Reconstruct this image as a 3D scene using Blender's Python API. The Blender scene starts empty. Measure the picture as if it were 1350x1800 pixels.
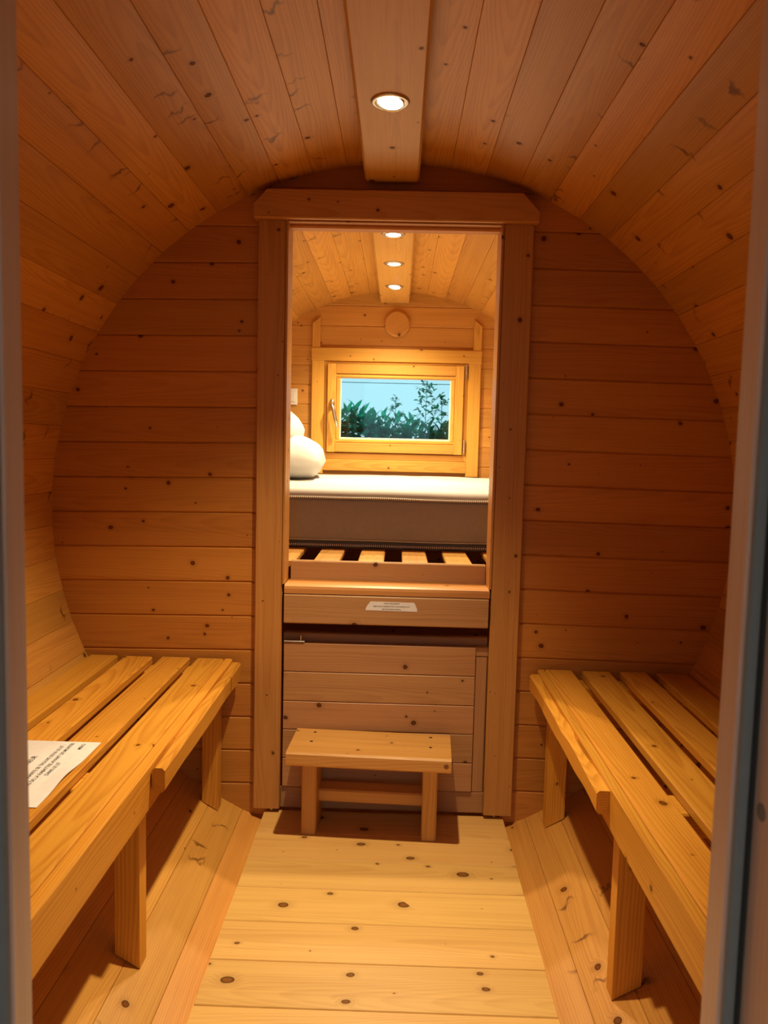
import bpy, bmesh, math, random
from mathutils import Vector, Matrix, noise

random.seed(7)
scene = bpy.context.scene
C = scene.collection
PI = math.pi

# ------------------------------------------------------------------ camera
CAM = Vector((0.016, 0.0, 1.062))
FPX = 1356.5
yaw, pitch, roll = 0.0162175, 0.0860518, -0.024024
fw = Vector((-math.sin(yaw), math.cos(yaw), 0)); rt = Vector((math.cos(yaw), math.sin(yaw), 0)); up = Vector((0, 0, 1))
f2 = fw * math.cos(pitch) - up * math.sin(pitch)
u2 = up * math.cos(pitch) + fw * math.sin(pitch)
r3 = rt * math.cos(roll) - u2 * math.sin(roll)
u3 = u2 * math.cos(roll) + rt * math.sin(roll)
cam_d = bpy.data.cameras.new('camera')
cam = bpy.data.objects.new('camera', cam_d); C.objects.link(cam)
cam_d.sensor_fit = 'VERTICAL'; cam_d.sensor_height = 36.0; cam_d.sensor_width = 27.0
cam_d.lens = FPX / 1800 * 36.0
cam_d.clip_start = 0.02
cam_d.dof.use_dof = True; cam_d.dof.focus_distance = 2.5; cam_d.dof.aperture_fstop = 8.0
b = -f2
cam.matrix_world = Matrix(((r3.x, u3.x, b.x, CAM.x), (r3.y, u3.y, b.y, CAM.y), (r3.z, u3.z, b.z, CAM.z), (0, 0, 0, 1)))
scene.camera = cam

# ------------------------------------------------------------------ world, exposure
world = bpy.data.worlds.new('world'); scene.world = world; world.use_nodes = True
wn = world.node_tree.nodes; wn.clear()
wo = wn.new('ShaderNodeOutputWorld'); wb = wn.new('ShaderNodeBackground')
wb.inputs['Color'].default_value = (0.62, 0.80, 0.88, 1); wb.inputs['Strength'].default_value = 1.15
world.node_tree.links.new(wb.outputs[0], wo.inputs[0])
scene.view_settings.view_transform = 'Standard'
scene.view_settings.look = 'None'
scene.view_settings.exposure = 0.0
scene.view_settings.gamma = 1.0
scene.view_settings.use_curve_mapping = False
LAMP_COL = (1.0, 0.79, 0.47)
LAMP_W_FRONT = 102.0
LAMP_W_BACK = 56.0

# ------------------------------------------------------------------ materials
def new_mat(name):
    m = bpy.data.materials.new(name); m.use_nodes = True
    nt = m.node_tree; nt.nodes.clear()
    out = nt.nodes.new('ShaderNodeOutputMaterial')
    bs = nt.nodes.new('ShaderNodeBsdfPrincipled')
    nt.links.new(bs.outputs[0], out.inputs[0])
    return m, nt, bs

class G:
    """tiny node-graph helper"""
    def __init__(s, nt): s.nt = nt
    def put(s, sock, v):
        if isinstance(v, bpy.types.NodeSocket): s.nt.links.new(v, sock)
        elif v is not None: sock.default_value = v
    def m(s, op, a, b=None, c=None, clamp=False):
        n = s.nt.nodes.new('ShaderNodeMath'); n.operation = op; n.use_clamp = clamp
        for i, v in enumerate((a, b, c)):
            if v is not None: s.put(n.inputs[i], v)
        return n.outputs[0]
    def xyz(s, x, y, z):
        n = s.nt.nodes.new('ShaderNodeCombineXYZ')
        for i, v in enumerate((x, y, z)): s.put(n.inputs[i], v)
        return n.outputs[0]
    def sep(s, v):
        n = s.nt.nodes.new('ShaderNodeSeparateXYZ'); s.put(n.inputs[0], v); return n.outputs
    def noise(s, v, scale=1, detail=2, rough=.5):
        n = s.nt.nodes.new('ShaderNodeTexNoise'); s.put(n.inputs['Vector'], v)
        n.inputs['Scale'].default_value = scale; n.inputs['Detail'].default_value = detail
        n.inputs['Roughness'].default_value = rough
        return n.outputs['Fac']
    def voro(s, v, scale):
        n = s.nt.nodes.new('ShaderNodeTexVoronoi'); n.voronoi_dimensions = '2D'
        s.put(n.inputs['Vector'], v); n.inputs['Scale'].default_value = scale
        return n.outputs['Distance'], s.sep(n.outputs['Color'])
    def ramp(s, v, a, b, lo=0., hi=1.):
        n = s.nt.nodes.new('ShaderNodeMapRange'); n.interpolation_type = 'SMOOTHSTEP'; n.clamp = True
        s.put(n.inputs[0], v); s.put(n.inputs[1], a); s.put(n.inputs[2], b)
        n.inputs[3].default_value = lo; n.inputs[4].default_value = hi
        return n.outputs[0]
    def mix(s, f, a, b, mode='MIX'):
        n = s.nt.nodes.new('ShaderNodeMix'); n.data_type = 'RGBA'; n.blend_type = mode; n.clamp_factor = True
        s.put(n.inputs[0], f)
        for sock, v in ((n.inputs[6], a), (n.inputs[7], b)):
            s.put(sock, (*v, 1) if isinstance(v, tuple) and len(v) == 3 else v)
        return n.outputs[2]

def pine(name, light, dark, knot=1.0, kscale=6.5, ring=1.0, spike=0.0, rough=.42, var=.22, kthr=.30, rfreq=235., kx=1.0):
    m, nt, bs = new_mat(name); g = G(nt)
    tc = nt.nodes.new('ShaderNodeTexCoord').outputs['Object']
    rnd = nt.nodes.new('ShaderNodeObjectInfo').outputs['Random']
    x, y, z = g.sep(tc)
    r2 = g.m('FRACT', g.m('MULTIPLY', rnd, 57.31)); r3_ = g.m('FRACT', g.m('MULTIPLY', rnd, 131.7))
    px = g.m('ADD', x, g.m('MULTIPLY', rnd, 41.0)); py = g.m('ADD', y, g.m('MULTIPLY', r2, 17.0))
    # knots run right through the board
    wob = g.noise(g.xyz(g.m('MULTIPLY', px, 30.), g.m('MULTIPLY', py, 30.), 0.), 1, 1)
    dk, kc = g.voro(g.xyz(g.m('MULTIPLY', g.m('ADD', px, g.m('MULTIPLY', wob, .010)), kx), g.m('MULTIPLY', g.m('ADD', py, g.m('MULTIPLY', wob, .004)), 1.1), 0.), kscale)
    sz0 = g.m('MAXIMUM', g.m('SUBTRACT', kc[0], kthr), 0.0)
    size = g.m('MULTIPLY', g.m('POWER', sz0, 1.6), .125 * knot)
    km = g.m('MULTIPLY', g.ramp(g.m('SUBTRACT', size, dk), -.007, .008), g.m('GREATER_THAN', size, .0065))
    halo = g.m('MULTIPLY', g.ramp(dk, 0.0, g.m('ADD', g.m('MULTIPLY', size, 3.2), .0001), 1., 0.), g.m('GREATER_THAN', size, .004))
    # growth rings: tilted cylinders cut by the board
    drift = g.noise(g.xyz(g.m('MULTIPLY', px, 1.6), g.m('MULTIPLY', py, 3.), r2), 1, 2)
    yy = g.m('ADD', g.m('ADD', y, g.m('MULTIPLY', g.m('SUBTRACT', r2, .5), .16)), g.m('MULTIPLY', g.m('SUBTRACT', drift, .5), .07))
    zz = g.m('ADD', g.m('ADD', z, .05), g.m('ADD', g.m('MULTIPLY', x, g.m('MULTIPLY', g.m('SUBTRACT', r3_, .5), .09)), g.m('MULTIPLY', halo, .012)))
    rad = g.m('SQRT', g.m('ADD', g.m('MULTIPLY', yy, yy), g.m('MULTIPLY', zz, zz)))
    ph = g.m('FRACT', g.m('MULTIPLY', rad, rfreq))
    rings = g.m('MULTIPLY', g.ramp(ph, .25, .88), g.ramp(ph, .9, 1.0, 1., 0.))
    fine = g.noise(g.xyz(g.m('MULTIPLY', px, 5.), g.m('MULTIPLY', py, 260.), g.m('MULTIPLY', z, 260.)), 1, 2)
    streak = g.noise(g.xyz(g.m('MULTIPLY', px, 1.3), g.m('MULTIPLY', py, 34.), g.m('MULTIPLY', z, 34.)), 1, 2)
    med = g.noise(g.xyz(g.m('MULTIPLY', px, 2.2), g.m('MULTIPLY', py, 105.), g.m('MULTIPLY', z, 105.)), 1, 2)
    blot = g.noise(g.xyz(g.m('MULTIPLY', px, 4.), g.m('MULTIPLY', py, 11.), r2), 1, 2)
    amt = g.m('ADD', g.m('MULTIPLY', rings, .40 * ring), g.m('ADD', g.m('ADD', g.m('MULTIPLY', g.m('SUBTRACT', fine, .5), .6), g.m('MULTIPLY', g.m('SUBTRACT', med, .5), .8)), g.m('MULTIPLY', g.m('SUBTRACT', streak, .42), .75)))
    amt = g.m('ADD', amt, g.m('MULTIPLY', g.m('SUBTRACT', blot, .5), .55), clamp=True)
    col = g.mix(amt, light, dark)
    bright = g.m('ADD', 1 - var * .5, g.m('MULTIPLY', r3_, var))
    col = g.mix(1.0, col, g.xyz(bright, g.m('MULTIPLY', bright, g.m('ADD', .96, g.m('MULTIPLY', r2, .08))), bright), 'MULTIPLY')
    col = g.mix(g.m('MULTIPLY', halo, .45), col, tuple(c * .62 for c in dark))
    if spike:
        sw = g.noise(g.xyz(g.m('MULTIPLY', px, 14.), g.m('MULTIPLY', py, 30.), 3.), 1, 2)
        ds, sc = g.voro(g.xyz(g.m('ADD', g.m('MULTIPLY', px, 22.), g.m('MULTIPLY', sw, 2.2)), g.m('MULTIPLY', py, 6.5), 0.), 1.0)
        pres = g.m('GREATER_THAN', sc[1], .80)
        sm = g.m('MULTIPLY', g.ramp(ds, .04, .22, 1., 0.), pres)
        sm = g.m('MULTIPLY', sm, g.ramp(g.noise(g.xyz(g.m('MULTIPLY', px, 40.), g.m('MULTIPLY', py, 18.), 0.), 1, 2), .28, .55))
        col = g.mix(g.m('MULTIPLY', sm, spike), col, (dark[0] * .34, dark[1] * .26, dark[2] * .2))
    # knot: dark rim, browner heart
    core = g.ramp(dk, g.m('MULTIPLY', size, .45), g.m('MULTIPLY', size, .95))
    kcol = g.mix(core, (dark[0] * .40, dark[1] * .28, dark[2] * .22), (dark[0] * .10, dark[1] * .07, dark[2] * .06))
    col = g.mix(g.m('MULTIPLY', km, .92), col, kcol)
    nt.links.new(col, bs.inputs['Base Color'])
    bs.inputs['Roughness'].default_value = rough
    nt.links.new(g.m('MULTIPLY', g.m('SUBTRACT', 1.0, g.m('MULTIPLY', km, .85)), .36), bs.inputs['Specular IOR Level'])
    h = g.m('ADD', g.m('MULTIPLY', fine, .35), g.m('ADD', g.m('MULTIPLY', rings, -.3), g.m('MULTIPLY', km, -.6)))
    bp = nt.nodes.new('ShaderNodeBump'); bp.inputs['Strength'].default_value = .16; bp.inputs['Distance'].default_value = .0012
    nt.links.new(h, bp.inputs['Height']); nt.links.new(bp.outputs[0], bs.inputs['Normal'])
    return m

M = {}
M['wall'] = pine('pine_wall', (.53, .215, .038), (.36, .12, .016), knot=1, kscale=9.5, ring=.65)
M['stave'] = pine('pine_stave', (.62, .30, .06), (.40, .155, .026), knot=1, kscale=7, ring=.8, spike=.85, var=.3)
M['rear'] = pine('pine_rear_wall', (.62, .31, .07), (.44, .19, .036), knot=1, kscale=9.5, ring=.65)
M['post'] = pine('pine_post', (.53, .25, .066), (.36, .14, .032), knot=1, kscale=11, ring=.8)
M['bench'] = pine('pine_bench', (.68, .32, .042), (.46, .17, .014), knot=.9, kscale=8, ring=1.25, rough=.36, rfreq=200.)
M['floor'] = pine('pine_floor', (.72, .43, .13), (.53, .27, .068), knot=1.12, kscale=9.5, ring=.7, var=.12, kthr=.12, kx=.78)
M['stool'] = pine('pine_stool', (.64, .335, .088), (.44, .19, .042), knot=.8, kscale=11, ring=.8)
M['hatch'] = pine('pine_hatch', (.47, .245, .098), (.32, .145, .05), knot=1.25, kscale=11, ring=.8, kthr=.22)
M['batten'] = pine('pine_light_batten', (.68, .37, .095), (.50, .235, .05), knot=1.1, kscale=9, ring=.6)
M['cleat'] = pine('pine_window', (.74, .39, .075), (.50, .21, .03), knot=.7, kscale=9, ring=.9)
M['frame'] = pine('pine_entrance', (.72, .58, .52), (.54, .42, .37), knot=.6, kscale=4.0, ring=.6)

def plain(name, col, rough=.5, metal=0., emit=None, estr=0., spec=.5, bumpscale=0., bumpstr=0.):
    m, nt, bs = new_mat(name)
    bs.inputs['Base Color'].default_value = (*col, 1); bs.inputs['Roughness'].default_value = rough
    bs.inputs['Metallic'].default_value = metal; bs.inputs['Specular IOR Level'].default_value = spec
    g = G(nt)
    tc = nt.nodes.new('ShaderNodeTexCoord').outputs['Object']
    if emit:
        bs.inputs['Emission Color'].default_value = (*emit, 1); bs.inputs['Emission Strength'].default_value = estr
    else:
        n = g.noise(tc, bumpscale or 60., 3)
        nt.links.new(g.mix(n, tuple(c * .9 for c in col), tuple(min(1, c * 1.08) for c in col)), bs.inputs['Base Color'])
        if bumpstr:
            bp = nt.nodes.new('ShaderNodeBump'); bp.inputs['Strength'].default_value = bumpstr; bp.inputs['Distance'].default_value = .01
            nt.links.new(n, bp.inputs['Height']); nt.links.new(bp.outputs[0], bs.inputs['Normal'])
    return m
M['felt'] = plain('roofing_felt', (.05, .05, .05), .9)
M['paper'] = plain('paper', (.80, .78, .80), .6)
M['ink'] = plain('ink', (.02, .02, .025), .6)
M['steel'] = plain('brushed_steel', (.55, .53, .52), .32, 1.)
M['nickel'] = plain('satin_nickel', (.72, .70, .66), .28, 1.)
M['bezel'] = plain('bezel_metal', (.62, .58, .55), .35, 1.)
M['reflector'] = plain('reflector', (.85, .80, .62), .2, 1.)
M['bulb'] = plain('bulb', (1, 1, 1), .3, emit=(1.0, .88, .62), estr=26.)
M['rubber'] = plain('grey_seal', (.23, .25, .25), .6)
M['darkrubber'] = plain('dark_groove', (.03, .03, .03), .7)
M['sheet'] = plain('white_sheet', (.50, .48, .465), .85, bumpscale=7., bumpstr=.35)
M['pillow'] = plain('white_cotton', (.53, .515, .485), .85, bumpscale=18., bumpstr=.2)
M['mattress'] = plain('grey_ticking', (.30, .285, .30), .85)
M['mattress_shade'] = plain('shaded_ticking', (.10, .10, .12), .85)  # shadow below the mattress side put into the colour
M['plastic'] = plain('white_plastic', (.82, .80, .76), .4)
M['hole'] = plain('screw_hole', (.035, .018, .01), .8)
M['soil'] = plain('garden_ground', (.06, .09, .04), .95, bumpscale=3., bumpstr=.5)
M['bark'] = plain('twig_bark', (.10, .10, .06), .8)
def leaf_mat(name, col, thru):
    m, nt, bs = new_mat(name); g = G(nt)
    r = nt.nodes.new('ShaderNodeObjectInfo').outputs['Random']
    n = g.noise(nt.nodes.new('ShaderNodeTexCoord').outputs['Object'], 14., 2)
    f = g.m('ADD', g.m('MULTIPLY', r, .6), g.m('MULTIPLY', n, .4))
    c = g.mix(f, tuple(v * .55 for v in col), tuple(min(1, v * 1.35) for v in col))
    nt.links.new(c, bs.inputs['Base Color']); bs.inputs['Roughness'].default_value = .55; bs.inputs['Specular IOR Level'].default_value = .25
    tl = nt.nodes.new('ShaderNodeBsdfTranslucent'); nt.links.new(g.mix(.5, c, (col[0] * 1.4, min(1, col[1] * 1.5), col[2] * 1.3)), tl.inputs[0])
    mx = nt.nodes.new('ShaderNodeMixShader'); mx.inputs[0].default_value = thru
    nt.links.new(bs.outputs[0], mx.inputs[1]); nt.links.new(tl.outputs[0], mx.inputs[2])
    nt.links.new(mx.outputs[0], [n_ for n_ in nt.nodes if n_.type == 'OUTPUT_MATERIAL'][0].inputs[0])
    return m
M['leaf_laurel'] = leaf_mat('laurel_leaf', (.035, .58, .38), .5)
M['leaf_dark'] = leaf_mat('laurel_leaf_dark', (.02, .42, .30), .45)
M['leaf_twig'] = leaf_mat('sapling_leaf', (.05, .40, .24), .35)
M['cable'] = plain('cable', (.22, .26, .28), .6)

def stripes(name, a, bcol, per):
    m, nt, bs = new_mat(name); g = G(nt)
    x, y, z = g.sep(nt.nodes.new('ShaderNodeTexCoord').outputs['Object'])
    s = g.m('GREATER_THAN', g.m('FRACT', g.m('MULTIPLY', x, 1 / per)), .5)
    nt.links.new(g.mix(s, a, bcol), bs.inputs['Base Color']); bs.inputs['Roughness'].default_value = .7
    return m
M['zip'] = stripes('zip_teeth', (.75, .71, .62), (.28, .24, .2), .0065)
M['zip_dark'] = stripes('zip_teeth_dark', (.62, .60, .60), (.07, .07, .09), .0065)

def glass_mat():
    m = bpy.data.materials.new('window_glass'); m.use_nodes = True
    nt = m.node_tree; nt.nodes.clear()
    out = nt.nodes.new('ShaderNodeOutputMaterial'); mx = nt.nodes.new('ShaderNodeMixShader')
    tr = nt.nodes.new('ShaderNodeBsdfTransparent'); gl = nt.nodes.new('ShaderNodeBsdfGlossy')
    tr.inputs[0].default_value = (.80, .985, 1.0, 1); gl.inputs['Roughness'].default_value = .02
    fr = nt.nodes.new('ShaderNodeFresnel'); fr.inputs[0].default_value = 1.45
    nt.links.new(fr.outputs[0], mx.inputs[0]); nt.links.new(tr.outputs[0], mx.inputs[1]); nt.links.new(gl.outputs[0], mx.inputs[2])
    nt.links.new(mx.outputs[0], out.inputs[0])
    return m
M['glass'] = glass_mat()

# ------------------------------------------------------------------ object helpers
WM = {}     # world matrices of everything placed
def link(name, data, Mw, parent=None):
    o = bpy.data.objects.new(name, data); C.objects.link(o)
    if parent is not None:
        o.parent = parent; o.matrix_basis = WM[parent.name].inverted() @ Mw
    else:
        o.matrix_basis = Mw
    WM[o.name] = Mw.copy()
    return o
def T(x, y, z): return Matrix.Translation((x, y, z))
def tag(o, label=None, cat=None, group=None, kind=None):
    for k, v in (('label', label), ('category', cat), ('group', group), ('kind', kind)):
        if v: o[k] = v
    return o
def empty(name, loc, label=None, cat=None, group=None, kind=None, rz=0.):
    return tag(link(name, None, T(*loc) @ Matrix.Rotation(rz, 4, 'Z')), label, cat, group, kind)
def basis(loc, X, Z):
    X = Vector(X).normalized(); Z = Vector(Z).normalized(); Y = Z.cross(X)
    return Matrix(((X.x, Y.x, Z.x, loc[0]), (X.y, Y.y, Z.y, loc[1]), (X.z, Y.z, Z.z, loc[2]), (0, 0, 0, 1)))
def to_mesh(bm, name, mat, smooth=False):
    bmesh.ops.recalc_face_normals(bm, faces=bm.faces[:])
    me = bpy.data.meshes.new(name); bm.to_mesh(me); bm.free()
    me.materials.append(mat)
    if smooth:
        for p in me.polygons: p.use_smooth = True
    return me
def extrude_profile(prof, L):
    """profile in local (y,z), swept along local x, centred"""
    bm = bmesh.new()
    a = [bm.verts.new((-L / 2, y, z)) for y, z in prof]; c = [bm.verts.new((L / 2, y, z)) for y, z in prof]
    n = len(prof)
    for i in range(n): bm.faces.new((a[i], a[(i + 1) % n], c[(i + 1) % n], c[i]))
    bm.faces.new(a[::-1]); bm.faces.new(c)
    return bm
def rect_prof(W, Tk, ch, back=False):
    h, t = W / 2, Tk / 2
    if back: return [(-h + ch, -t), (h - ch, -t), (h, -t + ch), (h, t - ch), (h - ch, t), (-h + ch, t), (-h, t - ch), (-h, -t + ch)]
    return [(-h, -t), (h, -t), (h, t - ch), (h - ch, t), (-h + ch, t), (-h, t - ch)]
def board(name, L, W, Tk, loc, X, Z, mat, parent=None, ch=.003, back=True):
    """a plank: length along X, face normal Z, centred at loc"""
    me = to_mesh(extrude_profile(rect_prof(W, Tk, ch, back), L), name, mat)
    return link(name, me, basis(loc, X, Z), parent)
def bx(name, x0, x1, y0, y1, z0, z1, mat, parent=None, axis=None, ch=.003):
    """axis-aligned timber given by its world extents; grain along its longest side unless axis says otherwise"""
    d = (x1 - x0, y1 - y0, z1 - z0); c = ((x0 + x1) / 2, (y0 + y1) / 2, (z0 + z1) / 2)
    if axis is None: axis = max(range(3), key=lambda i: d[i])
    rest = [i for i in range(3) if i != axis]
    thin = min(rest, key=lambda i: d[i]); wide = [i for i in rest if i != thin][0]
    E3 = [Vector((1, 0, 0)), Vector((0, 1, 0)), Vector((0, 0, 1))]
    Zv = E3[thin] * (-1 if thin == 1 else 1)
    return board(name, d[axis], d[wide], d[thin], c, E3[axis], Zv, mat, parent, ch=min(ch, d[thin] * .4, d[wide] * .4))
def prism(name, outline, Tk, Mw, mat, parent=None, ch=.003, cy=None):
    """outline (local x,y) extruded to thickness along local z (0..Tk); front arris eased towards the board's middle line"""
    bm = bmesh.new(); n = len(outline)
    ys = [p[1] for p in outline]; mid = (min(ys) + max(ys)) / 2; hh = max(ys) - mid
    a = [bm.verts.new((x, y, 0)) for x, y in outline]
    b_ = [bm.verts.new((x, y, Tk - ch)) for x, y in outline]
    def ins(y): return y - ch * ((y - mid) / hh)
    c = [bm.verts.new((x, ins(y), Tk)) for x, y in outline]
    for lo, hi in ((a, b_), (b_, c)):
        for i in range(n): bm.faces.new((lo[i], lo[(i + 1) % n], hi[(i + 1) % n], hi[i]))
    bm.faces.new(a[::-1]); bm.faces.new(c)
    return link(name, to_mesh(bm, name, mat), Mw, parent)
def lathe(prof, n=40):
    """prof (r,z) revolved about local z"""
    bm = bmesh.new(); rings = []
    for r, z in prof:
        if r < 1e-6: rings.append([bm.verts.new((0, 0, z))])
        else: rings.append([bm.verts.new((r * math.cos(2 * PI * i / n), r * math.sin(2 * PI * i / n), z)) for i in range(n)])
    for A, B in zip(rings, rings[1:]):
        for i in range(n):
            j = (i + 1) % n
            if len(A) == 1: bm.faces.new((A[0], B[i], B[j]))
            elif len(B) == 1: bm.faces.new((A[i], A[j], B[0]))
            else: bm.faces.new((A[i], A[j], B[j], B[i]))
    return bm
def tube(pts, rads, n=8):
    bm = bmesh.new(); rings = []
    pts = [Vector(p) for p in pts]
    if not isinstance(rads, (list, tuple)): rads = [rads] * len(pts)
    for i, p in enumerate(pts):
        d = (pts[min(i + 1, len(pts) - 1)] - pts[max(i - 1, 0)]).normalized()
        s = d.cross(Vector((0, 0, 1)) if abs(d.z) < .9 else Vector((1, 0, 0))).normalized(); t = d.cross(s)
        rings.append([bm.verts.new(p + (s * math.cos(2 * PI * k / n) + t * math.sin(2 * PI * k / n)) * rads[i]) for k in range(n)])
    for A, B in zip(rings, rings[1:]):
        for k in range(n): bm.faces.new((A[k], A[(k + 1) % n], B[(k + 1) % n], B[k]))
    bm.faces.new(rings[0][::-1]); bm.faces.new(rings[-1])
    return bm
def text_mesh(body, size, mat, name='lettering', align='CENTER'):
    cu = bpy.data.curves.new('t', 'FONT'); cu.body = body; cu.size = size; cu.align_x = align; cu.align_y = 'CENTER'
    cu.offset = size * .018; cu.resolution_u = 2
    o = bpy.data.objects.new('t', cu); C.objects.link(o)
    dg = bpy.context.evaluated_depsgraph_get(); me = bpy.data.meshes.new_from_object(o.evaluated_get(dg))
    bpy.data.objects.remove(o); bpy.data.curves.remove(cu)
    me.name = name; me.materials.clear(); me.materials.append(mat)
    return me

# ================================================================== SETTING
CZ, R = 0.863, 0.957          # barrel axis height above the floor, inner radius
Y0, YP, YB = 0.62, 2.156, 3.90  # entrance wall, partition, rear wall
XA, YA, ZA = Vector((1, 0, 0)), Vector((0, 1, 0)), Vector((0, 0, 1))
YEND = 3.96; YSTART = -0.95   # staves run past the entrance wall: an unseen porch, added to dim the daylight

ground = bpy.data.meshes.new('ground')
bm = bmesh.new(); bmesh.ops.create_grid(bm, x_segments=24, y_segments=24, size=30)
for v in bm.verts: v.co.z = -.30 + .03 * noise.noise(v.co * .4)
ground = link('ground', to_mesh(bm, 'ground', M['soil']), T(0, 4, 0)); ground['kind'] = 'structure'

def shell(name, a0, a1):
    """outer skin of the barrel between two angles measured from the top"""
    bm = bmesh.new(); n = max(4, int(abs(a1 - a0) / 6)); ri, ro = R + .0345, R + .041
    rows = []
    for i in range(n + 1):
        a = math.radians(a0 + (a1 - a0) * i / n); s, c = math.sin(a), math.cos(a)
        rows.append([bm.verts.new((r * s, y, CZ + r * c)) for r, y in ((ri, YSTART), (ro, YSTART), (ro, YEND), (ri, YEND))])
    for A, B in zip(rows, rows[1:]):
        for k in range(4): bm.faces.new((A[k], A[(k + 1) % 4], B[(k + 1) % 4], B[k]))
    bm.faces.new(rows[0][::-1]); bm.faces.new(rows[-1])
    o = link(name, to_mesh(bm, name, M['felt']), T(0, 0, 0)); o['kind'] = 'structure'
    return o
NST = 64; DA = 360 / NST
ceiling = shell('ceiling', -53.4375, 53.4375)
wall_right = shell('wall_right', 53.4375, 143.4375)
wall_left = shell('wall_left', -143.4375, -53.4375)
floor = shell('floor', 143.4375, 216.5625)
half = math.tan(math.radians(DA / 2)); Tst = .034
ci = R * half; co = (R + Tst) * half; g_ = .0002; c_ = .0009
prof = [(-co + g_, -Tst), (co - g_, -Tst), (ci - g_, -c_), (ci - g_ - c_, 0), (-ci + g_ + c_, 0), (-ci + g_, -c_)]
stave_me = to_mesh(extrude_profile(prof, YEND - YSTART), 'stave', M['stave'])
for i in range(NST):
    adeg = i * DA
    if adeg > 180: adeg -= 360
    a = math.radians(adeg); s, c = math.sin(a), math.cos(a)
    par = ceiling if abs(adeg) < 53.4375 else (floor if abs(adeg) > 143.4375 else (wall_right if adeg > 0 else wall_left))
    link('stave', stave_me, basis((R * s, (YSTART + YEND) / 2, CZ + R * c), YA if i % 3 else -YA, (-s, 0, -c)), par)

# floorboards across the aisle
k = 0; y1 = 2.156
while y1 > YSTART + .02:
    y0 = y1 - .1315
    hw = .344 + .0006 * math.sin(k * 2.1)
    board('floorboard', 2 * hw, y1 - y0 - .0012, .028, (0, (y0 + y1) / 2, -.014), XA if k % 2 else -XA, ZA, M['floor'], floor, ch=.0016, back=False)
    y1 = y0; k += 1
for x in (-.30, 0., .30):
    zb = CZ - math.sqrt(R * R - (abs(x) + .02) ** 2) + .004
    bx('joist', x - .018, x + .018, YSTART + .05, 2.15, min(zb, -.034), -.0285, M['post'], floor)

JZ = [1.553 + .0983 * n for n in range(-18, 4)]
def end_wall(name, yface, facing, openings, thick=.036, tilt=0., mat='wall'):
    """horizontal boards closing the barrel; openings = (x0,x1,z0,z1)"""
    root = link(name, None, T(0, yface, 0)); root['kind'] = 'structure'
    Rc = R + .022; zmax = CZ + Rc - .002; zmin = CZ - Rc + .002
    def half_w(z): return math.sqrt(max(Rc * Rc - (z - CZ) ** 2, 1e-5))
    Xv = XA if facing < 0 else -XA; sx = 1 if facing < 0 else -1
    for z0, z1 in zip(JZ, JZ[1:]):
        lo, hi = max(z0, zmin), min(z1, zmax)
        if hi - lo < .004: continue
        mid = (z0 + z1) / 2
        op = [o for o in openings if o[2] < mid < o[3]]
        zs = [lo + .00004 + (hi - lo - .00008) * t / 4 for t in range(5)]
        edge = [(half_w(z), z) for z in zs]
        segs = []
        if op:
            x0, x1 = op[0][:2]
            segs.append([(x1, zs[0])] + edge + [(x1, zs[-1])])
            segs.append([(x0, zs[-1])] + [(-w, z) for w, z in edge[::-1]] + [(x0, zs[0])])
        else:
            segs.append(edge + [(-w, z) for w, z in edge[::-1]])
        for sg in segs:
            if tilt: sg = [(x, z - tilt * max(abs(x) - .37, 0)) for x, z in sg]
            cx = sum(p[0] for p in sg) / len(sg); cz = sum(p[1] for p in sg) / len(sg)
            pts = [((x - cx) * sx, z - cz) for x, z in sg]
            if sx < 0: pts = pts[::-1]
            prism('board', pts, thick, basis((cx, yface - facing * thick, cz), Xv, (0, facing, 0)), M[mat], root, ch=.0042)
    return root
wall_front = end_wall('wall_front', Y0 + .04, 1, [(-.375, .375, -.3, 1.75)])
wall_partition = end_wall('wall_partition', YP, -1, [(-.335, .335, -.3, 1.66)], tilt=.016)
wall_back = end_wall('wall_back', YB, -1, [(-.30, .30, 1.07, 1.46)], mat='rear')

# ceiling lighting batten
cb = bx('trim_1', -.0905, .0545, YP + .045, YB - .002, 1.765, 1.800, M['batten'], ch=.006); cb['kind'] = 'structure'
ca = bx('trim_2', -.0905, .0545, Y0 + .045, YP - .022, 1.765, 1.800, M['batten'], ch=.006); ca['kind'] = 'structure'

# ---------------- inner doorway frame
F = YP - .02
d1 = empty('door_1', (0, F, 0), kind='structure')
bx('post', -.377, -.3005, F, YP - .0005, .012, 1.6605, M['post'], d1)
bx('post', .2865, .368, F, YP - .0005, .012, 1.6605, M['post'], d1)
hd = [(-.385, 1.6612), (.376, 1.6612), (.376, 1.688), (.332, 1.738), (-.350, 1.738), (-.388, 1.694)]
prism('header', [(x, z - 1.69) for x, z in hd], .040, basis((0, YP - .0005, 1.69), XA, -YA), M['post'], d1, ch=.003)
bx('jamb_lining', -.300, -.294, F - .003, 2.222, .668, 1.6605, M['post'], d1, ch=.001)
bx('jamb_lining', .2795, .286, F - .003, 2.222, .668, 1.6605, M['post'], d1, ch=.001)
bx('head_lining', -.2935, .279, F - .003, 2.20, 1.6568, 1.6608, M['post'], d1, ch=.001)
pr = [(-.05, -.012), (.05, -.012), (.05, .012), (-.038, .012), (-.047, .008), (-.05, .001)]
sill_me = to_mesh(extrude_profile([(-y, z) for y, z in pr][::-1], .575), 'sill', M['post'])
link('sill', sill_me, basis((-.0055, F + .044, .655), -XA, ZA), d1)
bx('stile', .2515, .2862, YP + .002, YP + .022, .072, .468, M['hatch'], d1)
bx('rail', .2515, .2862, YP + .002, YP + .022, .469, .4975, M['hatch'], d1, axis=0)
bx('rail', -.300, .2862, YP + .002, YP + .024, .006, .0705, M['hatch'], d1, axis=0)
bx('rail', -.300, .2862, YP + .024, YP + .050, .456, .5190, M['hatch'], d1, axis=0)

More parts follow.
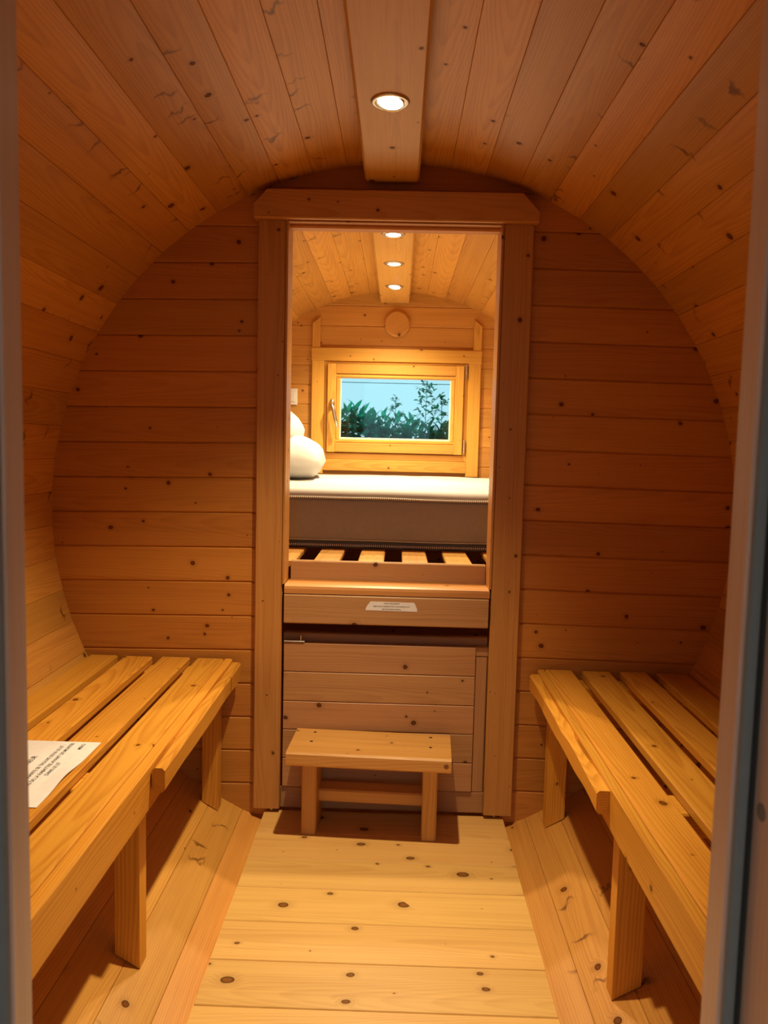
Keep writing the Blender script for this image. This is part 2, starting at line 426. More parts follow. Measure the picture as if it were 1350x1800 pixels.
# ---------------- storage hatch under the bed
h = empty('storage_hatch', (-.02, YP, .071), 'low cabinet hatch of five horizontal pine boards behind the step stool', 'hatch')
zz = [.0715, .1575, .2425, .3265, .4125, .4975]
for a, c in zip(zz, zz[1:]):
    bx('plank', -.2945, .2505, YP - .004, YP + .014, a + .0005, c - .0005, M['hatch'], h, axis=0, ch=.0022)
hg = bx('hinge', -.294, -.236, YP - .007, YP + .003, .4985, .5025, M['steel'], h, axis=0, ch=.001)
link('hinge_pin', to_mesh(lathe([(0, 0), (.0022, 0), (.0022, .012), (.0034, .0125), (.0034, .015), (0, .016)], 12), 'hinge_pin', M['nickel']), T(-.247, YP - .001, .5025), hg)

# ---------------- sliding table front under the sill
st = empty('sliding_table', (-.005, F, .56), 'pull-out table with a knotty pine front board below the doorway sill', 'table')
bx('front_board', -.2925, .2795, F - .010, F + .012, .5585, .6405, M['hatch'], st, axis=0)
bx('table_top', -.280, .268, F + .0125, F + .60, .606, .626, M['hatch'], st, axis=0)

# small notice strip stuck on it
nz0, nz1 = .6018, .627
out = [(-.063, nz0), (.081, nz0 - .001), (.080, nz0 + .008), (.0725, nz1 - .001), (-.050, nz1), (-.058, nz0 + .015), (-.063, nz0 + .006)]
ns = prism('notice_strip', [(x - .009, z - .6145) for x, z in out], .0006, basis((.009, F - .0101, .6145), XA, -YA), M['paper'], None, ch=.0001)
tag(ns, 'small white notice strip stuck on the board below the doorway sill', 'notice')
for body, dz, sz in (('TABLE COULISSANTE', .0075, .0046), ("MERCI DE LA REPLIER AVANT D'ACCEDER AU LIT", -.0008, .0046), ('NE PAS S\'ASSEOIR DESSUS', -.0088, .0046)):
    link('lettering', text_mesh(body, sz, M['ink']), basis((.009, F - .0109, .6145 + dz), XA, -YA), ns)

# ---------------- entrance frame round the camera's opening
e = empty('door_2', (0, Y0, 0), kind='structure')
for s, xw in ((-1, .307), (1, .3025)):
    y = Y0 + .04
    def ebx(n, xa, xb, ya, yb, za, zb, m, **k_):
        return bx(n, min(s * xa, s * xb), max(s * xa, s * xb), ya, yb, za, zb, M[m], e, **k_)
    ebx('jamb', xw, .374, y - .032, y + .004, .0005, 1.70, 'frame', axis=2, ch=.0025)
    ebx('jamb_rebate', xw + .0165, .374, y - .085, y - .0325, .0005, 1.70, 'frame', axis=2, ch=.002)
    ebx('seal', xw + .0015, xw + .012, y - .0385, y - .0323, .0005, 1.69, 'rubber', axis=2, ch=.0022)
    ebx('seal_groove', xw + .0125, xw + .0162, y - .0375, y - .0323, .0005, 1.69, 'darkrubber', axis=2, ch=.0005)
    if s > 0:
        link('strike_hole', to_mesh(lathe([(0, .0002), (.0065, .0002), (.0075, 0), (.0075, -.002)], 24), 'strike_hole', M['rubber']),
             basis((xw + .0162, y - .050, .772), (0, 0, 1), (-1, 0, 0)), e)
bx('head', -.374, .374, Y0 - .045, Y0 + .044, 1.7005, 1.745, M['frame'], e)
bx('threshold', -.374, .374, Y0 - .045, Y0 + .009, -.0004, .016, M['frame'], e)

# ---------------- rear window
w = empty('window_1', (0, YB, 1.24), kind='structure')
yc = YB - .022
bx('casing', -.425, .419, yc, YB - .0005, 1.4745, 1.540, M['cleat'], w, axis=0)
bx('casing', -.424, -.361, yc + .002, YB - .0005, .915, 1.474, M['cleat'], w)
bx('casing', .356, .419, yc + .002, YB - .0005, .915, 1.474, M['cleat'], w)
bx('casing', -.3605, .3555, yc + .002, YB - .0005, .930, .988, M['cleat'], w, axis=0)
bx('frame_rail', -.3605, .3555, yc + .006, YB - .0005, .9885, 1.020, M['cleat'], w, axis=0)
bx('frame_rail', -.3605, .3555, yc + .010, YB - .0005, 1.464, 1.474, M['cleat'], w, axis=0, ch=.001)
bx('frame_stile', -.3605, -.345, yc + .010, YB - .0005, 1.0205, 1.4635, M['cleat'], w)
bx('frame_stile', .336, .3555, yc + .010, YB - .0005, 1.0205, 1.4635, M['cleat'], w)
for xa in (-.424, .377):      # short battens above, tops cut at a slant
    xm = xa + .0205; left = xa < 0
    pts = [(-.0205, -.068), (.0205, -.068), (.0205, .078 if left else .048), (-.0205, .048 if left else .078)]
    prism('batten', [(y_, -x_) for x_, y_ in pts], .018, basis((xm, YB - .0008, 1.609), ZA, -YA), M['cleat'], w, ch=.002)
sash = empty('sash_tmp', (0, YB - .03, 1.24)); sash.parent = w; sash.matrix_basis = WM[w.name].inverted() @ T(0, YB - .03, 1.24); sash.name = 'sash'
WM['sash'] = T(0, YB - .03, 1.24)
ys0, ys1 = YB - .034, YB - .013
bx('stile', -.3435, -.300, ys0, ys1, 1.024, 1.461, M['cleat'], sash)
bx('stile', .292, .3345, ys0, ys1, 1.024, 1.461, M['cleat'], sash)
bx('rail', -.2995, .2915, ys0, ys1, 1.412, 1.461, M['cleat'], sash)
bx('rail', -.2995, .2915, ys0, ys1, 1.024, 1.071, M['cleat'], sash)
for (xa, xb, za, zb) in ((-.2995, .2915, 1.394, 1.4115), (-.2995, .2915, 1.0715, 1.089), (-.2995, -.2805, 1.0895, 1.3935), (.2735, .2915, 1.0895, 1.3935)):
    bx('glazing_bead', xa, xb, ys0 + .007, ys1, za, zb, M['cleat'], sash, ch=.004)
bx('pane', -.2805, .2735, YB - .012, YB - .008, 1.0715, 1.4115, M['glass'], sash, ch=.0005)
for (xa, xb, za, zb) in ((-.2805, .2735, 1.390, 1.394), (-.2805, .2735, 1.0885, 1.098), (-.2805, -.2735, 1.098, 1.390), (.2660, .2735, 1.098, 1.390)):
    bx('glazing_spacer', xa, xb, YB - .0165, YB - .0125, za, zb, M['plastic'], sash, ch=.0008)
# outer frame beyond the boards
for (xa, xb, za, zb) in ((-.30, .30, 1.42, 1.459), (-.30, .30, 1.062, 1.075), (-.30, -.287, 1.076, 1.419), (.287, .30, 1.076, 1.419)):
    bx('reveal', xa, xb, YB - .007, YB + .04, za, zb, M['frame'], w, ch=.001)
# lever handle
hp = Vector((-.318, ys0, 1.262))
ho = link('handle', to_mesh(lathe([(0, .012), (.010, .012), (.0125, .009), (.014, 0), (0, 0)], 28), 'handle', M['nickel'], True),
          basis(hp, XA, -YA) @ Matrix.Diagonal((1, 1.9, 1, 1)), None)
ho.parent = sash; ho.matrix_basis = WM['sash'].inverted() @ WM[ho.name]
bm = tube([(0, -.004, 0), (0, -.03, 0), (.003, -.042, -.006), (.010, -.044, -.03), (.022, -.044, -.078), (.031, -.043, -.118)], [.009, .009, .0095, .0095, .0085, .0075], 10)
lv = link('lever', to_mesh(bm, 'lever', M['nickel'], True), T(*hp), None)
lv.parent = sash; lv.matrix_basis = WM['sash'].inverted() @ T(*hp)
for z in (1.435, 1.065):
    bm = lathe([(0, -.034), (.0055, -.034), (.0055, -.012), (.0048, -.011), (.0048, -.009), (.0055, -.008), (.0055, .034), (0, .034)], 14)
    link('hinge', to_mesh(bm, 'hinge', M['nickel'], False), T(.3445, YB - .026, z), w)

# ================================================================== THINGS
# ---------------- downlights
def downlight(y, label, watts, tilt, cone=140, aim=None):
    zb = 1.765
    t = empty('downlight', (-.018, y, zb), label, 'downlight', 'recessed ceiling downlights')
    link('bezel', to_mesh(lathe([(.0300, -.0005), (.0305, -.0035), (.0335, -.0046), (.0385, -.0036), (.0405, -.0008), (.0400, .0)], 48), 'bezel', M['bezel'], True), T(-.018, y, zb), t)
    Mt = T(-.018, y, zb - .003) @ Matrix.Rotation(tilt * .6, 4, 'Y') @ Matrix.Rotation(-tilt, 4, 'X')
    gm = link('gimbal_ring', to_mesh(lathe([(.0300, .0015), (.0295, -.0012), (.0275, -.0022), (.0255, -.0012), (.0250, .0015)], 40), 'gimbal_ring', M['reflector'], True), Mt, t)
    link('lens', to_mesh(lathe([(.0252, .0008), (.02, -.0012), (.010, -.0022), (0, -.0026)], 32), 'lens', M['bulb'], True), Mt, gm)
    ld = bpy.data.lights.new('lamp', 'SPOT'); ld.energy = watts; ld.color = LAMP_COL
    ld.spot_size = math.radians(cone); ld.spot_blend = 1.0; ld.shadow_soft_size = .02
    lo = bpy.data.objects.new('lamp', ld); C.objects.link(lo); lo.parent = t; lo.location = (0, 0, -.030)
    if aim: lo.rotation_euler = (Vector(aim) - Vector((-.018, y, zb - .03))).to_track_quat('-Z', 'Y').to_euler()
    return t
downlight(1.648, 'recessed downlight in the front ceiling batten, nearest to the camera', LAMP_W_FRONT, .16, 96, (-.27, 1.40, 0.))   # gimbal turned a little towards the entrance
downlight(2.642, 'nearest of three downlights on the batten above the bed', LAMP_W_BACK, .0)
downlight(3.061, 'middle one of three downlights on the batten above the bed', LAMP_W_BACK, .0)
downlight(3.489, 'farthest downlight above the bed, tilted in its ring near the window wall', LAMP_W_BACK, .20)

# ---------------- benches
def wavy_bar(x0, x1, y0, y1, z0, z1, amp, seed, mat, parent, side):
    """live-edge grip bar: a rounded batten whose outline wanders"""
    bm = bmesh.new(); n = 26; rings = []
    L = y1 - y0
    for i in range(n + 1):
        t = i / n; y = -L / 2 + L * t
        o = amp * noise.noise(Vector((t * 3.2, seed, 0))) + amp * .5 * noise.noise(Vector((t * 8, seed + 4, 0)))
        o2 = amp * .8 * noise.noise(Vector((t * 4.5, seed + 9, 0)))
        hw = (x1 - x0) / 2; hz = (z1 - z0) / 2; c = .0055
        ring = [(-hw, -hz + c), (-hw + c, -hz), (hw - c, -hz), (hw, -hz + c), (hw, hz - c), (hw - c, hz), (-hw + c, hz), (-hw, hz - c)]
        # local: x along the bar, y across, z up
        rings.append([bm.verts.new((y, (a_ + (o if a_ * side < 0 else 0)), b_ + (o2 if b_ < 0 else o * .5))) for a_, b_ in ring])
    for A, B in zip(rings, rings[1:]):
        for k_ in range(8): bm.faces.new((A[k_], A[(k_ + 1) % 8], B[(k_ + 1) % 8], B[k_]))
    bm.faces.new(rings[0][::-1]); bm.faces.new(rings[-1])
    return link('grip_bar', to_mesh(bm, 'grip_bar', mat), basis(((x0 + x1) / 2, (y0 + y1) / 2, (z0 + z1) / 2), YA, ZA), parent)
def stave_z(x): return CZ - math.sqrt(R * R - x * x)
def bench(s, zt, slats, apron, bar, legs, battens, label):
    t = empty('sauna_bench', (s * .65, 1.40, 0.), label, 'bench')
    ya, yb = Y0 + .045, 2.146
    def sb(n, xa, xb, y0, y1, z0, z1, **k_): return bx(n, min(xa, xb), max(xa, xb), y0, y1, z0, z1, M['bench'], t, **k_)
    for i, (xa, xb) in enumerate(slats): sb('slat', xa, xb, ya, yb - .004 * (i % 2), zt - .022, zt, axis=1, ch=.0035)
    sb('apron', apron[0], apron[1], ya, yb, .358, zt - .0005, axis=1, ch=.004)
    wavy_bar(min(bar[:2]), max(bar[:2]), bar[2], bar[3], zt - .056, zt - .007, bar[4], 3.3 + s, M['bench'], t, s)
    for (y0, y1) in battens:
        xo = math.sqrt(R * R - (CZ - zt + .068) ** 2) - .004
        sb('batten', apron[1] + s * .0005, s * xo, y0, y1, zt - .066, zt - .0225, axis=0)
    for (xa, xb, y0, y1) in legs:
        xi, xo_ = (xa, xb) if abs(xa) < abs(xb) else (xb, xa)
        # foot cut to the slope of the staves
        zi, zo = stave_z(abs(xi)) + .002, stave_z(abs(xo_)) + .002
        top = zt - .0665; bm = bmesh.new(); zc = (top + zi) / 2; xc = (xi + xo_) / 2; yc_ = (y0 + y1) / 2; vs = {}
        for xk, zk in (('i', zi), ('o', zo)):
            for yk in (y0, y1):
                xx = xi if xk == 'i' else xo_
                vs[xk, yk, 0] = bm.verts.new((zk - zc, -(xx - xc), -(yk - yc_))); vs[xk, yk, 1] = bm.verts.new((top - zc, -(xx - xc), -(yk - yc_)))
        q = lambda *ks: bm.faces.new([vs[k_] for k_ in ks])
        q(('i', y0, 0), ('o', y0, 0), ('o', y0, 1), ('i', y0, 1)); q(('i', y1, 0), ('o', y1, 0), ('o', y1, 1), ('i', y1, 1))
        q(('i', y0, 0), ('i', y1, 0), ('i', y1, 1), ('i', y0, 1)); q(('o', y0, 0), ('o', y1, 0), ('o', y1, 1), ('o', y0, 1))
        q(('i', y0, 0), ('o', y0, 0), ('o', y1, 0), ('i', y1, 0)); q(('i', y0, 1), ('o', y0, 1), ('o', y1, 1), ('i', y1, 1))
        me = to_mesh(bm, 'leg', M['bench'])
        link('leg', me, basis((xc, yc_, zc), ZA, -YA), t)
    return t
bench(-1, .447, [(-.848, -.769), (-.748, -.668), (-.643, -.562), (-.541, -.4645)], (-.440, -.464), (-.4395, -.4125, 1.415, 2.130, .006),
      [(-.513, -.4645, 1.422, 1.462), (-.509, -.4645, 2.080, 2.120)], [(1.344, 1.421), (2.076, 2.140)],
      'left slatted wooden bench with a live-edge grip bar, a printed sheet lying on it')
bench(1, .441, [(.448, .524), (.550, .630), (.658, .733), (.760, .845)], (.4265, .4475), (.4025, .4260, 1.395, 2.130, .013),
      [(.449, .503, 1.392, 1.430), (.449, .500, 2.058, 2.098)], [(1.335, 1.415), (2.060, 2.135)],
      'right slatted wooden bench with a wavy grip bar and bare slats')

# ---------------- sheet of paper on the left bench
zp = .4475
pm = bmesh.new(); nx, ny = 21, 20
x0p, x1p, y0p, y1p = -.782, -.570, 1.226, 1.508
sheets = []
for dz in (.0003, 0.):
    g_p = []
    for j in range(ny + 1):
        row = []
        for i in range(nx + 1):
            u, v = i / nx, j / ny
            bul = math.exp(-((v - .40) / .17) ** 2) * max(0, u - .86) / .14
            row.append(pm.verts.new((y0p + (y1p - y0p) * v - (y0p + y1p) / 2, -(x0p + (x1p - x0p) * u - (x0p + x1p) / 2) + .001 * bul, .0006 + dz + .005 * bul)))
        g_p.append(row)
    for j in range(ny):
        for i in range(nx): pm.faces.new((g_p[j][i], g_p[j][i + 1], g_p[j + 1][i + 1], g_p[j + 1][i]))
    sheets.append(g_p)
def rim(g_p): return [r[0] for r in g_p] + g_p[-1][1:] + [r[-1] for r in g_p[::-1]][1:] + g_p[0][::-1][1:-1]
ra, rb = rim(sheets[0]), rim(sheets[1])
for i in range(len(ra)): pm.faces.new((ra[i], ra[(i + 1) % len(ra)], rb[(i + 1) % len(ra)], rb[i]))
paper = link('printed_sheet', to_mesh(pm, 'printed_sheet', M['paper'], False), basis(((x0p + x1p) / 2, (y0p + y1p) / 2, zp), YA, ZA))
tag(paper, 'white printed sheet with black capital lettering lying on the left bench', 'paper')
for body, xl, yl, sz in (('INTERIEUR', -.668, 1.396, .0150), ("UNE TABLE COULISSANTE SE TROUVE SOUS LE LIT :", -.6385, 1.369, .0105), ("N'OUBLIEZ PAS DE LA RABATTRE AVANT DE MONTER", -.6235, 1.372, .0105),
                         ('DANS LE LIT', -.6100, 1.377, .0105), ('MERCI', -.600, 1.4830, .0100)):
    link('lettering', text_mesh(body, sz, M['ink']), basis((xl, yl, zp + .0011), YA, ZA), paper)

# ---------------- step stool
sx, sy = -.0375, 2.055
so = empty('step_stool', (sx, sy, 0), 'small pine step stool with screwed plank top standing before the hatch', 'stool', rz=-.045)
Ms = WM[so.name]
def sp(name, x0, x1, y0, y1, z0, z1, axis=None, ch=.004):
    o = bx(name, x0, x1, y0, y1, z0, z1, M['stool'], None, axis, ch)
    Mo = Ms @ WM[o.name]; WM[o.name] = Mo; o.parent = so; o.matrix_basis = Ms.inverted() @ Mo
    return o
top = sp('seat', -.2180, .2180, -.097, .084, .212, .250, axis=0, ch=.005)
sp('leg', -.183, -.143, -.046, .070, .0005, .2115, axis=2)
sp('leg', .144, .184, -.046, .070, .0005, .2115, axis=2)
sp('stretcher', -.1428, .1438, .004, .064, .072, .107, axis=0)
hole_me = to_mesh(lathe([(0, .0003), (.0045, .0003), (.0052, -.001)], 16), 'screw', M['hole'])
for (x, y) in ((-.163, .054), (-.163, -.014), (.163, .054), (.163, -.018)):
    link('screw', hole_me, Ms @ T(x, y, .250), top)
link('knot_plug', to_mesh(lathe([(0, .0006), (.0062, .0006), (.0066, 0), (.0066, -.002)], 20), 'knot_plug', plain('knot_brown', (.20, .075, .03), .5)),
     Ms @ basis((.2045, -.097, .232), XA, -YA), top)

# ---------------- bed: slatted base, mattress, pillows
bd = empty('bed_base', (0, 3.0, .60), 'slatted pine bed base seen through the doorway under the mattress', 'bed')
bx('front_board', -.288, .2785, 2.224, 2.246, .657, .7220, M['hatch'], bd, axis=0)
for i in range(-5, 7):
    xc = -.057 + .1325 * i
    if abs(xc) > .82: continue
    bx('slat', xc - .039, xc + .039, 2.250, 3.860, .700, .7165, M['stool'], bd)
for x in (-.72, .075, .738):
    bx('bearer', x - .02, x + .02, 2.250, 3.860, .640, .6995, M['wall'], bd)
mt = empty('mattress', (0, 3.2, .7175), 'grey-sided mattress with a white sheeted top and ribbed zips on the bed base', 'mattress')
MX, MY0, MY1 = .86, 2.53, 3.865
def rounded_slab(x0, x1, y0, y1, z0, z1, r, mat, name, sag=0., nx=48, ny=30, rip=0.):
    """soft slab: rounded in plan and section"""
    bm = bmesh.new()
    def ringpts(inset, z, wob):
        pts = []; a0, a1, b0, b1 = x0 + inset, x1 - inset, y0 + inset, y1 - inset
        def add(xa, ya, xb, yb, n):
            for i in range(n): pts.append((xa + (xb - xa) * i / n, ya + (yb - ya) * i / n))
        add(a0, b0, a1, b0, nx); add(a1, b0, a1, b1, ny); add(a1, b1, a0, b1, nx); add(a0, b1, a0, b0, ny)
        return [bm.verts.new((x, y, z + wob * noise.noise(Vector((x * 4.5, y * 4.5, z * 2))))) for x, y in pts]
    layers = [(r, z0, 0), (r * .3, z0 + r * .3, 0), (0, z0 + r, rip)] if z1 - z0 > 2 * r else [(r * .4, z0, 0)]
    layers += [(0, z1 - r, rip), (r * .3, z1 - r * .3, rip), (r, z1, rip)]
    rs = [ringpts(*l) for l in layers]
    for A, B in zip(rs, rs[1:]):
        n = len(A)
        for i in range(n): bm.faces.new((A[i], A[(i + 1) % n], B[(i + 1) % n], B[i]))
    bm.faces.new(rs[0][::-1])
    # top as a wavy grid
    gx, gy = 60, 44; g = []
    for j in range(gy + 1):
        row = []
        for i in range(gx + 1):
            u, v = i / gx, j / gy; x = x0 + r + (x1 - x0 - 2 * r) * u; y = y0 + r + (y1 - y0 - 2 * r) * v
            ed = min(1, 8 * min(u, 1 - u, v, 1 - v))
            z = z1 + sag * ed * (.6 + noise.noise(Vector((x * 3, y * 5, 1)))) + rip * noise.noise(Vector((x * 4.5, y * 4.5, z1 * 2))) + .003 * ed * noise.noise(Vector((x * 9, y * 22, 3)))
            row.append(bm.verts.new((x, y, z)))
        g.append(row)
    for j in range(gy):
        for i in range(gx): bm.faces.new((g[j][i], g[j][i + 1], g[j + 1][i + 1], g[j + 1][i]))
    return link(name, to_mesh(bm, name, mat, True), T(0, 0, 0), mt)
rounded_slab(-MX, MX, MY0 + .012, MY1 - .01, .7175, .745, .006, M['mattress_shade'], 'underside')
rounded_slab(-MX, MX, MY0, MY1, .7455, .884, .012, M['mattress'], 'side_cover', rip=.004)
rounded_slab(-MX, MX, MY0 + .002, MY1, .880, .913, .020, M['sheet'], 'top_cover', sag=.008, rip=.003)
def cord(z, y, r, mat, name, wob):
    pts = [(-MX + .03 + (2 * MX - .06) * i / 60, 0, wob * noise.noise(Vector(((-MX + i * .03) * 4.5, MY0 * 4.5, z * 2)))) for i in range(61)]
    link(name, to_mesh(tube(pts, r, 8), name, mat, True), T(0, y, z), mt)
cord(.886, MY0 - .001, .0036, M['zip'], 'zip', .003)
cord(.7465, MY0 + .003, .0022, M['sheet'], 'piping', .002)
cord(.7285, MY0 + .011, .0042, M['zip_dark'], 'zip', .001)

def pillow(name, a, b_, hgt, Mw, label, seed):
    bm = bmesh.new(); n = 26; top_, bot = [], []
    for sgn, store in ((1, top_), (-1, bot)):
        for j in range(n + 1):
            row = []
            for i in range(n + 1):
                u, v = -1 + 2 * i / n, -1 + 2 * j / n
                prof_ = max(0, (1 - u ** 4)) ** .55 * max(0, (1 - v ** 4)) ** .55
                x = a * u * (1 - .06 * (1 - abs(v)) ** 1 * 0 - .05 * (1 - v * v) * abs(u)); y = b_ * v * (1 - .05 * (1 - u * u) * abs(v))
                cr_ = 1 - .13 * (u * v) ** 2; x *= cr_; y *= cr_
                wr = .010 * noise.noise(Vector((u * 2.2 + seed, v * 2.2, sgn))) + .005 * noise.noise(Vector((u * 6, v * 3 + seed, sgn)))
                z = sgn * (hgt * prof_ + wr * prof_ ** .5)
                if sgn < 0 and (i in (0, n) or j in (0, n)): row.append(top_[j][i])
                else: row.append(bm.verts.new((x, y, z)))
            store.append(row)
        for j in range(n):
            for i in range(n):
                f = (store[j][i], store[j][i + 1], store[j + 1][i + 1], store[j + 1][i])
                bm.faces.new(f if sgn > 0 else f[::-1])
    o = link(name, to_mesh(bm, name, M['pillow'], True), Mw)
    return tag(o, label, 'pillow')
pillow('pillow', .27, .33, .098, T(-.545, 3.27, 1.016) @ Matrix.Rotation(math.radians(6), 4, 'Y') @ Matrix.Rotation(math.radians(4), 4, 'Z'),
       'plump white pillow lying flat on the mattress at the left jamb', 1.)
pillow('pillow', .24, .30, .075, T(-.592, 3.24, 1.200) @ Matrix.Rotation(math.radians(32), 4, 'Y'),
       'white pillow propped against the left wall above the lower pillow', 5.)

# ---------------- vent cover, light switch
vent = link('vent_cover', to_mesh(lathe([(0, .024), (.055, .024), (.0615, .0205), (.064, .015), (.064, 0), (0, 0)], 48), 'vent_cover', M['rear'], False),
            basis((-.004, YB - .003, 1.662), (math.cos(.6), 0, math.sin(.6)), -YA))
tag(vent, 'round wooden vent knob on the rear wall above the window', 'vent cover')
for p in vent.data.polygons: p.use_smooth = abs(p.normal.z) < .9
sw = empty('light_switch', (-.535, YB, 1.295), 'white light switch on the rear wall left of the window', 'switch')
bx('plate', -.575, -.495, YB - .009, YB, 1.255, 1.335, M['plastic'], sw, ch=.003)
bx('rocker', -.561, -.509, YB - .014, YB - .0092, 1.269, 1.321, M['plastic'], sw, ch=.003)

# ================================================================== OUTSIDE THE WINDOW
def leaf_mesh(name, L, W, mat, fold=.18, curl=.25):
    bm = bmesh.new(); rows = []; n = 5
    for i in range(n + 1):
        t = i / n; w_ = W * math.sin(PI * min(1, t ** .8 * .98 + .02)) * .5
        z = -curl * L * t * t
        rows.append([bm.verts.new((L * t, -w_, z + fold * w_)), bm.verts.new((L * t, 0, z)), bm.verts.new((L * t, w_, z + fold * w_))])
    for A, B in zip(rows, rows[1:]):
        for k_ in (0, 1): bm.faces.new((A[k_], A[k_ + 1], B[k_ + 1], B[k_]))
    bmesh.ops.solidify(bm, geom=bm.faces[:], thickness=.0006)
    return to_mesh(bm, name, mat, True)
laurel = [leaf_mesh('leaf', .130, .045, M['leaf_laurel']), leaf_mesh('leaf', .105, .037, M['leaf_laurel'], .1, .4), leaf_mesh('leaf', .118, .042, M['leaf_dark'], .25, .1)]
twigl = [leaf_mesh('leaf', .040, .018, M['leaf_twig'], .2, .3), leaf_mesh('leaf', .050, .023, M['leaf_laurel'], .2, .2)]
def leaf_dir(azim, elev):
    return Vector((math.cos(elev) * math.cos(azim), math.cos(elev) * math.sin(azim), math.sin(elev)))
def leaf_at(me, p, d, parent, rollv=0.):
    d = d.normalized(); zv = (ZA - d * d.z)
    if zv.length < .05: zv = Vector((0, -1, 0))
    zv.normalize(); zv = (Matrix.Rotation(rollv, 3, d) @ zv)
    link('leaf', me, basis(p, d, zv), parent)
def laurel_bush(x0, x1, y, top_fn, label, rng, nsprig, nfill):
    t = empty('laurel_bush', ((x0 + x1) / 2, y, -.28), label, 'shrub', 'laurel hedge outside the window')
    bm = bmesh.new(); allv = []
    stems = bmesh.new()
    for i in range(nsprig):
        x = x0 + (x1 - x0) * (i + rng.random()) / nsprig; yy_ = y + rng.uniform(-.12, .12)
        zt = top_fn(x) - rng.random() ** 2 * .06
        base = Vector((x + rng.uniform(-.05, .05), yy_ + .05, -.29)); tip = Vector((x, yy_, zt))
        midp = (base + tip) / 2 + Vector((rng.uniform(-.04, .04), 0, .1))
        tb = tube([base, midp, tip], [.007, .005, .002], 5)
        me_ = bpy.data.meshes.new('tmp'); tb.to_mesh(me_); tb.free(); stems.from_mesh(me_); bpy.data.meshes.remove(me_)
        az = rng.random() * 6.28
        for k_ in range(9):
            f = 1 - k_ * .022 / max(.2, zt + .3)
            p = Vector((x, yy_, zt - k_ * .017)); az += 2.4
            leaf_at(rng.choice(laurel), p, leaf_dir(az, 1.05 - k_ * .12 + rng.uniform(-.2, .2)), t, rng.uniform(-.4, .4))
    link('stem', to_mesh(stems, 'stem', M['bark'], True), T(0, 0, 0), t)
    # the dense inside of the hedge
    fb = bmesh.new(); tmpl = [(v.co.copy(), ) for v in laurel[2].vertices]; faces = [tuple(p.vertices) for p in laurel[2].polygons]
    for i in range(nfill):
        x = rng.uniform(x0 - .05, x1 + .05); yy_ = y + rng.uniform(-.14, .25)
        z = top_fn(x) - .07 - rng.random() ** 1.3 * 1.1
        Mx = basis((x, yy_, z), leaf_dir(rng.random() * 6.28, rng.uniform(-.5, 1.1)), leaf_dir(rng.random() * 6.28, rng.uniform(.3, 1.5)) + Vector((.01, 0, 0)))
        d = leaf_dir(rng.random() * 6.28, rng.uniform(-.4, 1.1)); zv = ZA - d * d.z
        Mx = basis((x, yy_, z), d, Matrix.Rotation(rng.uniform(-.6, .6), 3, d) @ zv.normalized())
        vs_ = [fb.verts.new(Mx @ c[0]) for c in tmpl]
        for f in faces: fb.faces.new([vs_[k_] for k_ in f])
    fo = link('foliage', to_mesh(fb, 'foliage', M['leaf_dark'], True), T(0, 0, 0), t); fo['kind'] = 'stuff'
    return t
rng = random.Random(5)
HK = 1.26     # the hedge stands about two metres beyond the rear wall
def hx(x): return .016 + (x - .016) * HK
def hz(z): return 1.062 + (z - 1.062) * HK
def topA(X):
    x = (X - .016) / HK + .016
    return hz(1.245 + .055 * math.exp(-((x + .28) / .06) ** 2) + .02 * math.sin(x * 23) - .05 * max(0, x))
def topB(X):
    x = (X - .016) / HK + .016
    return hz(1.205 + .02 * math.sin(x * 19) - .06 * max(0, x))
laurel_bush(hx(-.78), hx(-.06), 5.0 * HK, topA, 'laurel bush with long glossy leaves outside the left half of the window', rng, 26, 1700)
laurel_bush(hx(-.06), hx(.72), 5.05 * HK, topB, 'laurel bush with lower darker leaves outside the right half of the window', rng, 26, 1700)

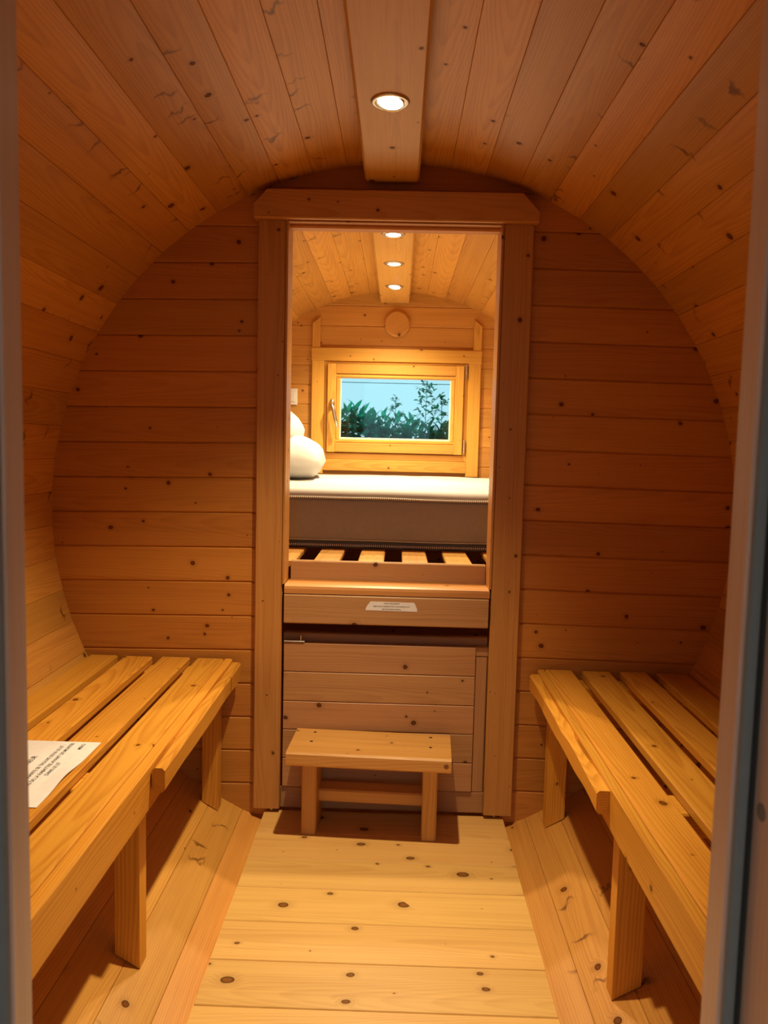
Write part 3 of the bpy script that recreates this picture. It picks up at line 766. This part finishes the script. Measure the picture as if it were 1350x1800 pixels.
def sapling(x, y, zt, spread, label, rng, nbr, lean=0.):
    t = empty('wild_sapling', (x, y, -.28), label, 'shrub', 'twiggy saplings outside the window')
    stems = bmesh.new()
    def add_tube(pts, rr):
        tb = tube(pts, rr, 5); me_ = bpy.data.meshes.new('tmp'); tb.to_mesh(me_); tb.free(); stems.from_mesh(me_); bpy.data.meshes.remove(me_)
    base = Vector((x - lean, y, -.29)); tipp = Vector((x, y, zt))
    add_tube([base, base.lerp(tipp, .5) + Vector((.02, 0, 0)), base.lerp(tipp, .8), tipp], [.008, .006, .0034, .0015])
    for k_ in range(nbr):
        f = k_ / max(1, nbr - 1); z0 = zt - .05 - f * .38
        p0 = base.lerp(tipp, (z0 + .29) / (zt + .29)); sd = 1 if k_ % 2 else -1
        L = spread * (.45 + .55 * f) * rng.uniform(.7, 1.1)
        d = Vector((sd * rng.uniform(.5, .9), rng.uniform(-.4, .4), rng.uniform(.6, 1.0))).normalized()
        p1 = p0 + d * L
        add_tube([p0, p0.lerp(p1, .5) + Vector((0, 0, -.006)), p1], [.0022, .0018, .0011])
        nl = 9
        for q in range(nl):
            pp = p0.lerp(p1, .2 + .8 * q / (nl - 1))
            leaf_at(rng.choice(twigl), pp, leaf_dir(rng.random() * 6.28, rng.uniform(-.1, 1.1)), t, rng.uniform(-.8, .8))
    for q in range(5):
        leaf_at(twigl[0], tipp - Vector((0, 0, .022 * q)), leaf_dir(rng.random() * 6.28, .7), t)
    link('stem', to_mesh(stems, 'stem', M['bark'], True), T(0, 0, 0), t)
sapling(hx(.19), 4.90 * HK, hz(1.475), .13 * HK, 'tallest thin sapling with small leaves outside the right of the window', rng, 13, .05)
sapling(hx(-.005), 4.93 * HK, hz(1.372), .10 * HK, 'shorter thin sapling with small leaves outside the middle of the window', rng, 10, .03)
sapling(hx(.285), 4.95 * HK, hz(1.395), .09 * HK, 'thin sapling with sparse leaves nearest the right edge of the window', rng, 9, -.03)
cable = link('overhead_cable', to_mesh(tube([(-8 + i, 0, .012 * abs(i - 8) ** 1.5 * .1) for i in range(17)], .0045, 6), 'overhead_cable', M['cable'], True), T(0, 9.0, 1.778))
tag(cable, 'thin dark cable stretched across the pale sky beyond the window', 'cable')
